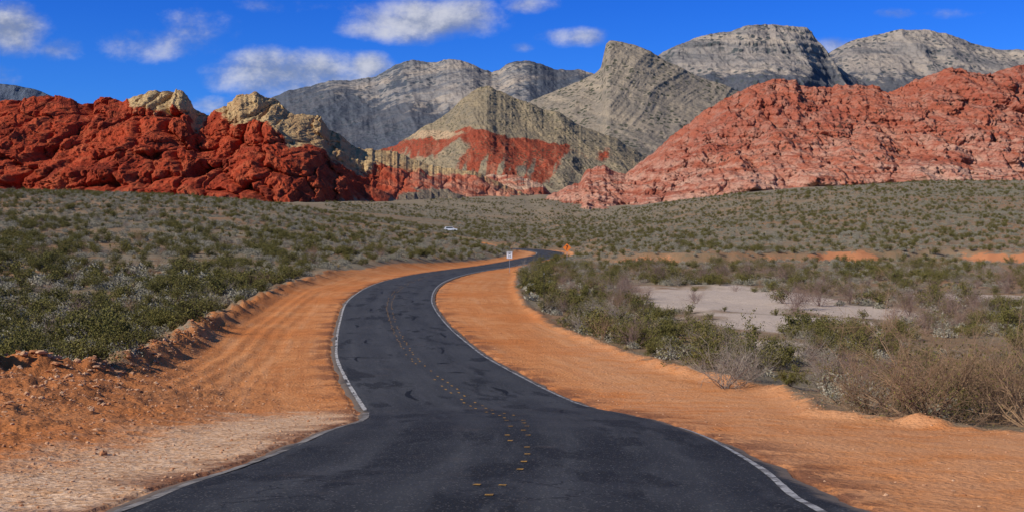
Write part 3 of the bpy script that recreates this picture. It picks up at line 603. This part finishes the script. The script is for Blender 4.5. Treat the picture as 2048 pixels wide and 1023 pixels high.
uu=xv/yv*F+U0
keep=np.ones(Nc,bool)
keep&=~((uu<650)&(yv>480));keep&=~((uu<900)&(yv>480)&(yv<620))
keep&=~((uu>1500)&(yv>790));keep&=~((uu>1180)&(yv>880));keep&=~((uu<850)&(yv>880))
zz,sdv,pvv,fcv,_,_=pixel_ground(xv,yv,True)
keep&=(sdv<-0.35-0.6*rng.random(Nc))&(pvv>1.5)&(fcv<0.3)
wsh=wash(xv,yv);keep&=(wsh<0.12)|(rng.random(Nc)<0.05)
den=0.60+1.9*fbm(xv/14,yv/14,3,301);den=den*np.interp(yv,[0,120,250,400,620,820,1080],[0.95,0.95,0.85,0.85,0.6,0.3,0.15])
zone=(xv>1)&(yv<235);den=np.where(zone,den*0.62,den)
keep&=rng.random(Nc)<np.clip(den,0.06,1)
xv,yv,zz,uu,sdv=xv[keep],yv[keep],zz[keep],uu[keep],sdv[keep];n=len(xv)
zone=(xv>1)&(yv<235)
rk=rng.random(n)
cl=fbm(xv/9,yv/9,3,333)
pC=np.where(zone,0.34,0.25)+cl*0.8;pB=np.where(zone,0.18,0.03)
kind=np.where(rk<pC,0,np.where(rk<pC+pB,2,np.where(rk>0.985,3,np.where(rk>0.91,4,1))))
kn=['creosote_bush','sage_bush','bare_bush','yucca_plant','dry_grass_tuft']
sc=rng.uniform(0.5,1.15,n)*np.where(kind==1,rng.uniform(0.8,1.4,n),1)*np.where(kind==2,rng.uniform(0.8,1.4,n),1)
sc=np.where((kind==0)&(rng.random(n)<0.2),sc*1.4,sc)
sc=np.where((kind==0)&(yv>250),sc*0.9,sc)
sc=np.where(yv>600,sc*1.1,sc)
# keep the view over the wash open: only low plants right in front of it
lowz=(xv>12)&(uu>1280)&(uu<1560)&(yv>70)&(yv<112);sc=np.where(lowz,sc*0.55,sc)
def gnode(o,protos,pts,rot,scl,idx):
    ng=bpy.data.node_groups.new(o.name+'_nodes','GeometryNodeTree')
    ng.interface.new_socket('Geometry',in_out='INPUT',socket_type='NodeSocketGeometry');ng.interface.new_socket('Geometry',in_out='OUTPUT',socket_type='NodeSocketGeometry')
    gi=ng.nodes.new('NodeGroupInput');go=ng.nodes.new('NodeGroupOutput');ip=ng.nodes.new('GeometryNodeInstanceOnPoints')
    j=ng.nodes.new('GeometryNodeJoinGeometry')
    for p in protos:
        oi=ng.nodes.new('GeometryNodeObjectInfo');oi.inputs['Object'].default_value=p;oi.inputs['As Instance'].default_value=True;oi.transform_space='ORIGINAL'
        ng.links.new(oi.outputs['Geometry'],j.inputs[0])
    ng.links.new(gi.outputs[0],ip.inputs['Points']);ng.links.new(j.outputs[0],ip.inputs['Instance']);ip.inputs['Pick Instance'].default_value=True
    def na(nm,t):
        a=ng.nodes.new('GeometryNodeInputNamedAttribute');a.data_type=t;a.inputs[0].default_value=nm;return a.outputs[0]
    ng.links.new(na('idx','INT'),ip.inputs['Instance Index'])
    cb=ng.nodes.new('ShaderNodeCombineXYZ');ng.links.new(na('rot','FLOAT'),cb.inputs[2]);ng.links.new(cb.outputs[0],ip.inputs['Rotation'])
    ng.links.new(na('scl','FLOAT'),ip.inputs['Scale']);ng.links.new(ip.outputs[0],go.inputs[0])
    me=o.data;fattr(me,'rot',rot);fattr(me,'scl',scl);a=me.attributes.new('idx','INT','POINT');a.data.foreach_set('value',np.asarray(idx,np.int32))
    md=o.modifiers.new('scatter','NODES');md.node_group=ng
def ptmesh(name,P):
    me=bpy.data.meshes.new(name);me.vertices.add(len(P));me.vertices.foreach_set('co',np.asarray(P,np.float32).ravel());return me
cnt={}
for ki,kname in enumerate(kn):
    K=KINDS[kname];sel=np.where(kind==ki)[0]
    inv=np.abs(uu[sel]-U0)<1030
    score=sc[sel]/yv[sel]*np.where(inv,1,0.001);od=sel[np.argsort(-score)]
    ind=od[:270];rest=od[270:]
    nf_=len(K['far']);allk=[];prx=[]
    for j_,i in enumerate(ind):
        m_=K['far'][j_-(len(ind)-nf_)] if j_>=len(ind)-nf_ else K['me'][j_%len(K['me'])]
        o=bpy.data.objects.new(kname,m_);COL.objects.link(o);o.location=(xv[i],yv[i],zz[i]-0.02);s_=sc[i];o.scale=(s_,s_,s_*rng.uniform(.85,1.1));o.rotation_euler=(0,0,rng.uniform(0,6.28))
        o['label']=K['label'];o['category']=K['cat'];o['group']=K['grp'];allk.append(o)
        if j_>=len(ind)-nf_:prx.append(o)
    if len(rest):
        P=np.stack([xv[rest],yv[rest],zz[rest]-0.02],-1)
        pr=allk[:3]+prx
        ob=obj({'creosote_bush':'creosote_scrub','sage_bush':'sage_scrub','bare_bush':'bare_scrub','yucca_plant':'yucca_scrub','dry_grass_tuft':'dry_grass'}[kname],ptmesh(kname+'_points',P),kind='stuff',label='mass of '+K['grp'],category='scrub')
        idx=np.where(yv[rest]<130,rng.integers(0,3,len(rest)),3+rng.integers(0,nf_,len(rest)))
        gnode(ob,pr,P,rng.uniform(0,6.28,len(rest)),sc[rest],idx)
    cnt[kname]=(len(ind),len(rest))
print('SCATTER',cnt)
big1=bare(101,m_tan,2.1,2.6,16,3,3,0.024,leaf=900,leafm=m_creo,curl=0.32);big2=bare(102,m_twig,1.7,2.2,20,3,2,0.018,curl=0.3);big3=bare(103,m_pink,1.7,2.1,16,3,3,0.014,curl=0.32)
bigc=creosote(104,4200,0.05,1.7,1.6);bigc2=creosote(105,2600,0.05,1.7,1.9,m_twig)
def put(name,me,u,y_,sx,lab,cat='bush',grp=None):
    x_=(u-U0)/F*y_;z_=float(pixel_ground(np.array([x_]),np.array([float(y_)]))[0])
    o=bpy.data.objects.new(name,me);COL.objects.link(o);o.location=(x_,y_,z_-0.03);o.scale=(sx,sx,sx);o.rotation_euler=(0,0,random.uniform(0,6.28));o['label']=lab;o['category']=cat
    if grp:o['group']=grp
for u,y_,s_ in[(1735,35,.9),(1850,33,1.2),(1970,35,1.1),(2060,32,1.1),(2120,36,1.1),(1920,40,1.0)]:put('bare_bush',big1,u,y_,s_,'large tangled rusty brown leafless bush with sparse leaves',grp='large tangled bushes beside the graded shoulder')
for u,y_,s_ in[(1450,46,1.0),(1500,48,.8),(1600,58,.9),(1230,85,.9),(1990,50,.9),(1180,92,.8),(1290,70,.6),(1660,44,.7)]:put('bare_bush',big2,u,y_,s_,'grey leafless bush with spreading fine branches',grp='grey leafless bushes beside the road')
for u,y_,s_ in[(1240,110,1.4),(1260,118,1.3),(1400,165,1.5),(1440,175,1.4),(1310,160,1.4),(1590,105,1.4),(1640,110,1.4),(1700,115,1.3),(1820,100,1.4),(1900,95,1.4),(1960,100,1.2),(1560,165,1.5),(1390,112,.7),(2020,140,1.6),(1500,180,1.5),(1850,80,1.0),(1690,50,.8),(1780,48,.8)]:put('bare_bush',big3,u,y_,s_,'brownish purple leafless shrub along the wash',grp='brown leafless shrubs along the wash')
for u,y_,s_ in[(1340,60,.75),(1110,98,1.1),(1150,100,1.1),(1560,56,.9),(1270,66,.8),(1080,112,1.1),(1060,125,1.0),(1150,80,.7),(1640,62,.9),(1580,44.5,.5),(1310,58,.5),(1220,72,.7),(130,60,.8),(60,56,.7),(320,70,.8),(1780,62,.7),(1180,110,.9)]:put('creosote_bush',bigc,u,y_,s_,'large spreading dark green creosote bush',grp='large creosote bushes near the road')
for u,y_,s_ in[(1400,53,1.0),(1480,54,1.1),(1430,50,.9)]:put('creosote_bush',bigc2,u,y_,s_,'dark green bush with pale spreading bare branches',grp='large creosote bushes near the road')

# ------------------------------------------------------------------ stones
def stone(seed,mat):
    import bmesh
    bm=bmesh.new();bmesh.ops.create_icosphere(bm,subdivisions=2,radius=1);rs=random.Random(seed);sx,sy,sz=rs.uniform(.8,1.3),rs.uniform(.7,1.1),rs.uniform(.45,.8)
    from mathutils import noise as mn
    for v in bm.verts:
        k_=1+0.45*mn.noise(v.co*1.4+Vector((seed,0,0)));v.co=Vector((v.co.x*sx*k_,v.co.y*sy*k_,v.co.z*sz*k_))
    me=bpy.data.meshes.new('stone');bm.to_mesh(me);bm.free();me.materials.append(mat);return me
ms=N('stone_mat',0.95,0.1);mc=ms.mix(ms.rnd(),(0.40,0.16,0.065),(0.62,0.40,0.24));stm=ms.out(ms.mix(ms.sm(ms.noise(1.5,4),0.4,0.65,0,0.5),mc,(0.28,0.11,0.05)))
sp=[]
for k_ in range(3):
    x_,y_=[(-7.5,22),(-9,26),(-10.5,30)][k_];z_=float(pixel_ground(np.array([x_]),np.array([float(y_)]))[0]);o=obj('stone',stone(k_+1,stm),label='small angular orange stone on graded dirt',category='stone');o.location=(x_,y_,z_+.02);o.scale=(.08,)*3;sp.append(o)
ng=56000
gx=rng.uniform(-24,22,ng);gy=rng.uniform(9,75,ng);gz,gs,gp,_,gb,gr=pixel_ground(gx,gy,True)
pr_=np.clip(0.06+0.8*gr+0.9*np.exp(-(gb/1.4)**2)+0.7*np.exp(-gp/3.0)*(gy<42)*(gx<0)+0.5*np.exp(-((gs-0.2)/0.6)**2)*(gx>0),0,1)
kp=(gp>0.15)&(gs>-1.0)&(rng.random(ng)<pr_);gx,gy,gz,gr,gb=gx[kp],gy[kp],gz[kp],gr[kp],gb[kp]
gs_=0.010+0.028*rng.random(len(gx))**3+0.10*rng.random(len(gx))**4*(np.clip(gr,0,1)*0.7+np.exp(-(gb/1.2)**2))
P=np.stack([gx,gy,gz+gs_*0.2],-1);ob=obj('gravel',ptmesh('gravel_points',P),kind='stuff',label='loose orange stones and clods on graded dirt',category='gravel')
gnode(ob,sp,P,rng.uniform(0,6.28,len(P)),gs_,rng.integers(0,3,len(P)))

# ------------------------------------------------------------------ signs, post, car
def box(bmn,cx,cy,cz,sx,sy,sz,mat,bev=0.0,parent=None,rot=None):
    import bmesh
    bm=bmesh.new();bmesh.ops.create_cube(bm,size=1);bmesh.ops.scale(bm,vec=(sx,sy,sz),verts=bm.verts)
    if bev:bmesh.ops.bevel(bm,geom=bm.edges[:],offset=bev,segments=2,affect='EDGES')
    if rot:bmesh.ops.rotate(bm,cent=(0,0,0),matrix=rot,verts=bm.verts)
    bmesh.ops.translate(bm,vec=(cx,cy,cz),verts=bm.verts);me=bpy.data.meshes.new(bmn);bm.to_mesh(me);bm.free();me.materials.append(mat);return obj(bmn,me,parent=parent)
signw=plain('sign_white',(0.8,0.8,0.8),.5,.4,0,.04);black=plain('sign_black',(0.02,0.02,0.02),.6);steel=plain('galvanised_steel',(0.35,0.35,0.36),.5,.5,.6);orng=plain('sign_orange',(0.85,0.20,0.02),.5,.4,0,.05)
def text(t,size,cx,cz,yy_,mat,parent):
    cu=bpy.data.curves.new('lettering','FONT');cu.body=t;cu.size=size;cu.align_x='CENTER';cu.align_y='CENTER';cu.extrude=0.002;cu.offset=0.006
    o=bpy.data.objects.new('tmp',cu);COL.objects.link(o);bpy.context.view_layer.update();me=bpy.data.meshes.new_from_object(o.evaluated_get(bpy.context.evaluated_depsgraph_get()));bpy.data.objects.remove(o)
    me.transform(Matrix.Translation((cx,yy_,cz))@Matrix.Rotation(math.pi/2,4,'X'));me.materials.clear();me.materials.append(mat);return obj('lettering',me,parent=parent)
def gz_at(x_,y_):return float(pixel_ground(np.array([float(x_)]),np.array([float(y_)]))[0])
sx_=(1019-U0)/F*182;e=obj('speed_limit_sign',None,label='white rectangular speed limit sign on thin steel post',category='sign');e.location=(sx_,182,gz_at(sx_,182))
box('post',0,0,1.5,.07,.05,3.1,steel,.008,e);box('panel',0,-.04,2.62,.86,.012,1.08,signw,.004,e)
for a in[(0,3.12,.80,.02),(0,2.12,.80,.02)]:box('border',a[0],-.05,a[1],a[2],.004,a[3],black,0,e)
for a in(-.39,.39):box('border',a,-.05,2.62,.02,.004,.98,black,0,e)
text('SPEED',.22,0,2.98,-.05,black,e);text('LIMIT',.22,0,2.78,-.05,black,e);text('35',.52,0,2.4,-.05,black,e)
sx_=(1134-U0)/F*235;gq=gz_at(sx_,235);e=obj('warning_sign',None,label='orange diamond road work warning sign on post',category='sign');e.location=(sx_,235,gq)
hc_=max(1.8,-2.45-gq);box('post',0,0,hc_/2+.2,.09,.06,hc_+.4,steel,.008,e);R45=Matrix.Rotation(math.pi/4,3,'Y');box('panel',0,-.05,hc_,1.15,.012,1.15,orng,.004,e,R45)
for k_,(a,b) in enumerate([((-.05,-.42),(-.05,-.1)),((-.05,-.1),(.1,.08)),((.1,.08),(.0,.28))]):
    dx=b[0]-a[0];dz=b[1]-a[1];box('arrow_symbol',(a[0]+b[0])/2,-.062-.003*k_,hc_+(a[1]+b[1])/2,.13,.004,math.hypot(dx,dz)+.05,black,0,e,Matrix.Rotation(math.atan2(dx,dz),3,'Y'))
for s_ in(-1,1):box('arrow_symbol',s_*.09,-.074-.003*s_,hc_+.34,.1,.004,.34,black,0,e,Matrix.Rotation(-s_*.9,3,'Y'))
px_=(1088-U0)/F*88;e=obj('marker_post',None,label='thin tall grey marker post among roadside bushes',category='post');e.location=(px_,88,gz_at(px_,88));box('post',0,0,1.6,.04,.03,3.2,black,.006,e);box('reflector',0,-.03,3.0,.05,.012,.10,steel,.003,e)
import bmesh
cx_=(901-U0)/F*425;e=obj('parked_car',None,label='small white parked car among desert scrub',category='car');e.location=(cx_,425,gz_at(cx_,425)+0.1);e.rotation_euler=(0,0,.15)
cw=plain('car_white',(0.8,0.8,0.8),.3,.5,0,.03);glass=plain('car_glass',(0.03,0.035,0.04),.1,.6)
def extr(nm,prof,w,mat,par):
    bm=bmesh.new();A=[bm.verts.new((p[0],-w/2,p[1])) for p in prof];B=[bm.verts.new((p[0],w/2,p[1])) for p in prof];n=len(prof)
    bm.faces.new(A);bm.faces.new(B[::-1])
    for i in range(n):bm.faces.new((A[i],B[i],B[(i+1)%n],A[(i+1)%n]))
    bmesh.ops.recalc_face_normals(bm,faces=bm.faces);bmesh.ops.bevel(bm,geom=bm.edges[:],offset=min(.04,w*.3),segments=2,affect='EDGES');me=bpy.data.meshes.new(nm);bm.to_mesh(me);bm.free();me.materials.append(mat);return obj(nm,me,parent=par)
extr('body',[(-2.3,.35),(2.3,.35),(2.35,.8),(1.3,1.0),(.6,1.0),(-1.9,1.0),(-2.35,.95)],1.8,cw,e)
extr('roof',[(1.2,1.03),(.6,1.6),(-1.7,1.6),(-2.1,1.03)],1.6,cw,e)
for s_ in(-1,1):extr('window',[(.95,1.08),(.5,1.5),(-1.5,1.5),(-1.8,1.08)],.02,glass,e).location=(0,s_*.805,0)
for wx in(-1.4,1.45):
    for wy in(-.85,.85):
        bm=bmesh.new();bmesh.ops.create_cone(bm,cap_ends=True,segments=20,radius1=.34,radius2=.34,depth=.22);bmesh.ops.rotate(bm,cent=(0,0,0),matrix=Matrix.Rotation(math.pi/2,3,'X'),verts=bm.verts);bmesh.ops.translate(bm,vec=(wx,wy,.34),verts=bm.verts);me=bpy.data.meshes.new('wheel');bm.to_mesh(me);bm.free();me.materials.append(black);obj('wheel',me,parent=e)

# ------------------------------------------------------------------ light and sky
az=math.radians(-122);el=math.radians(34)
Sd=Vector((math.sin(az)*math.cos(el),math.cos(az)*math.cos(el),math.sin(el)))
L=bpy.data.lights.new('sun','SUN');L.energy=4.9;L.angle=math.radians(.5);L.color=(1,.94,.84);lo=bpy.data.objects.new('sun',L);COL.objects.link(lo);lo.rotation_euler=Sd.to_track_quat('Z','Y').to_euler()
w=bpy.data.worlds.new('World');scene.world=w;w.use_nodes=True;t=w.node_tree;bg=t.nodes['Background']
class WN(N):
    def __init__(s):s.t=t;s.P=t.nodes.new('ShaderNodeTexCoord').outputs['Generated']
W=WN()
sky=t.nodes.new('ShaderNodeTexSky');sky.sky_type='NISHITA';sky.sun_disc=False;sky.sun_elevation=el;sky.sun_rotation=az%(2*math.pi);sky.altitude=1200;sky.dust_density=0.2;sky.ozone_density=2.5
q=W.sep(W.P);yc=W.ma('MAXIMUM',q[1],0.05);A=W.ma('DIVIDE',q[0],yc);E=W.ma('DIVIDE',q[2],yc)
skyc=W.mix(1.0,sky.outputs[0],W.ramp(W.ma('MULTIPLY',q[2],3.0),[(0.0,(0.30,0.66,1.25)),(0.35,(0.15,0.52,1.35)),(0.6,(0.085,0.43,1.35)),(1.0,(0.35,0.60,1.0))]),'MULTIPLY')
wv=W.noise(6,3,0.5,vec=W.comb(A,0.0,E),col=True)
vec=W.vm(W.comb(A,0.0,W.ma('MULTIPLY',E,1.5)),W.vm(wv,(0.03,0,0.03)),'ADD')
nz=W.noise(8,9,0.62,vec=vec);nz2=W.noise(8,9,0.62,vec=W.vm(vec,(-0.010,0,0.016),'ADD'));nzf=W.noise(26,8,0.65,vec=vec)
CL=[(850,36,190,58,1.5),(935,26,75,46,1.3),(760,60,110,26,1.1),(590,148,220,64,1.6),(735,135,60,38,1.5),(530,125,110,44,1.3),(640,170,150,46,1.4),(285,92,130,44,1.05),(125,97,66,34,.95),(22,66,100,66,1.2),(1140,74,84,24,.95),(1060,10,70,24,1.0),(5,150,66,34,.9),(1675,92,80,24,1.1),(1785,28,60,14,.75),(420,212,80,24,.95),(400,75,100,60,.6),(1900,30,70,16,.6),(1040,95,40,14,.7),(620,10,160,22,.6)]
dens=None
for cu_,cv_,ru,rv_,st in CL:
    a=W.ma('MULTIPLY',W.ma('SUBTRACT',A,(cu_-U0)/F),F/ru);b=W.ma('MULTIPLY',W.ma('SUBTRACT',E,(V0-cv_)/F),F/rv_)
    r2=W.ma('ADD',W.ma('MULTIPLY',a,a),W.ma('MULTIPLY',b,b));g_=W.ma('MULTIPLY',W.ma('SUBTRACT',1.0,r2),st)
    dens=g_ if dens is None else W.ma('MAXIMUM',dens,g_)
dens=W.ma('MAXIMUM',dens,-0.6)
dd_=W.ma('ADD',dens,W.ma('MULTIPLY',W.ma('SUBTRACT',nz,0.55),3.8));dd_=W.ma('ADD',dd_,W.ma('MULTIPLY',W.ma('SUBTRACT',nzf,0.5),1.6))
alpha=W.sm(dd_,-0.05,1.6,0,0.84)
lit=W.sm(W.ma('ADD',W.ma('MULTIPLY',W.ma('SUBTRACT',nz,nz2),5.0),W.ma('ADD',W.ma('MULTIPLY',W.ma('SUBTRACT',nzf,0.5),0.6),W.ma('MULTIPLY',dd_,-0.08))),-0.5,0.5)
cc=W.mix(lit,(2.4,2.8,3.7),(6.8,6.8,7.0))
fin=W.mix(W.ma('MULTIPLY',alpha,W.sm(q[1],0.0,0.2)),skyc,cc)
t.links.new(fin,bg.inputs[0]);bg.inputs[1].default_value=0.1
# ------------------------------------------------------------------ camera
cam=bpy.data.cameras.new('camera');cam.sensor_width=36;cam.lens=36*F/2048;cam.shift_y=-(1023/2-V0)/2048;cam.clip_start=.1;cam.clip_end=20000
co=bpy.data.objects.new('camera',cam);COL.objects.link(co);co.location=(0,0,0);co.rotation_euler=(math.pi/2,0,0);scene.camera=co
scene.view_settings.view_transform='Standard';scene.view_settings.look='None';scene.view_settings.exposure=0
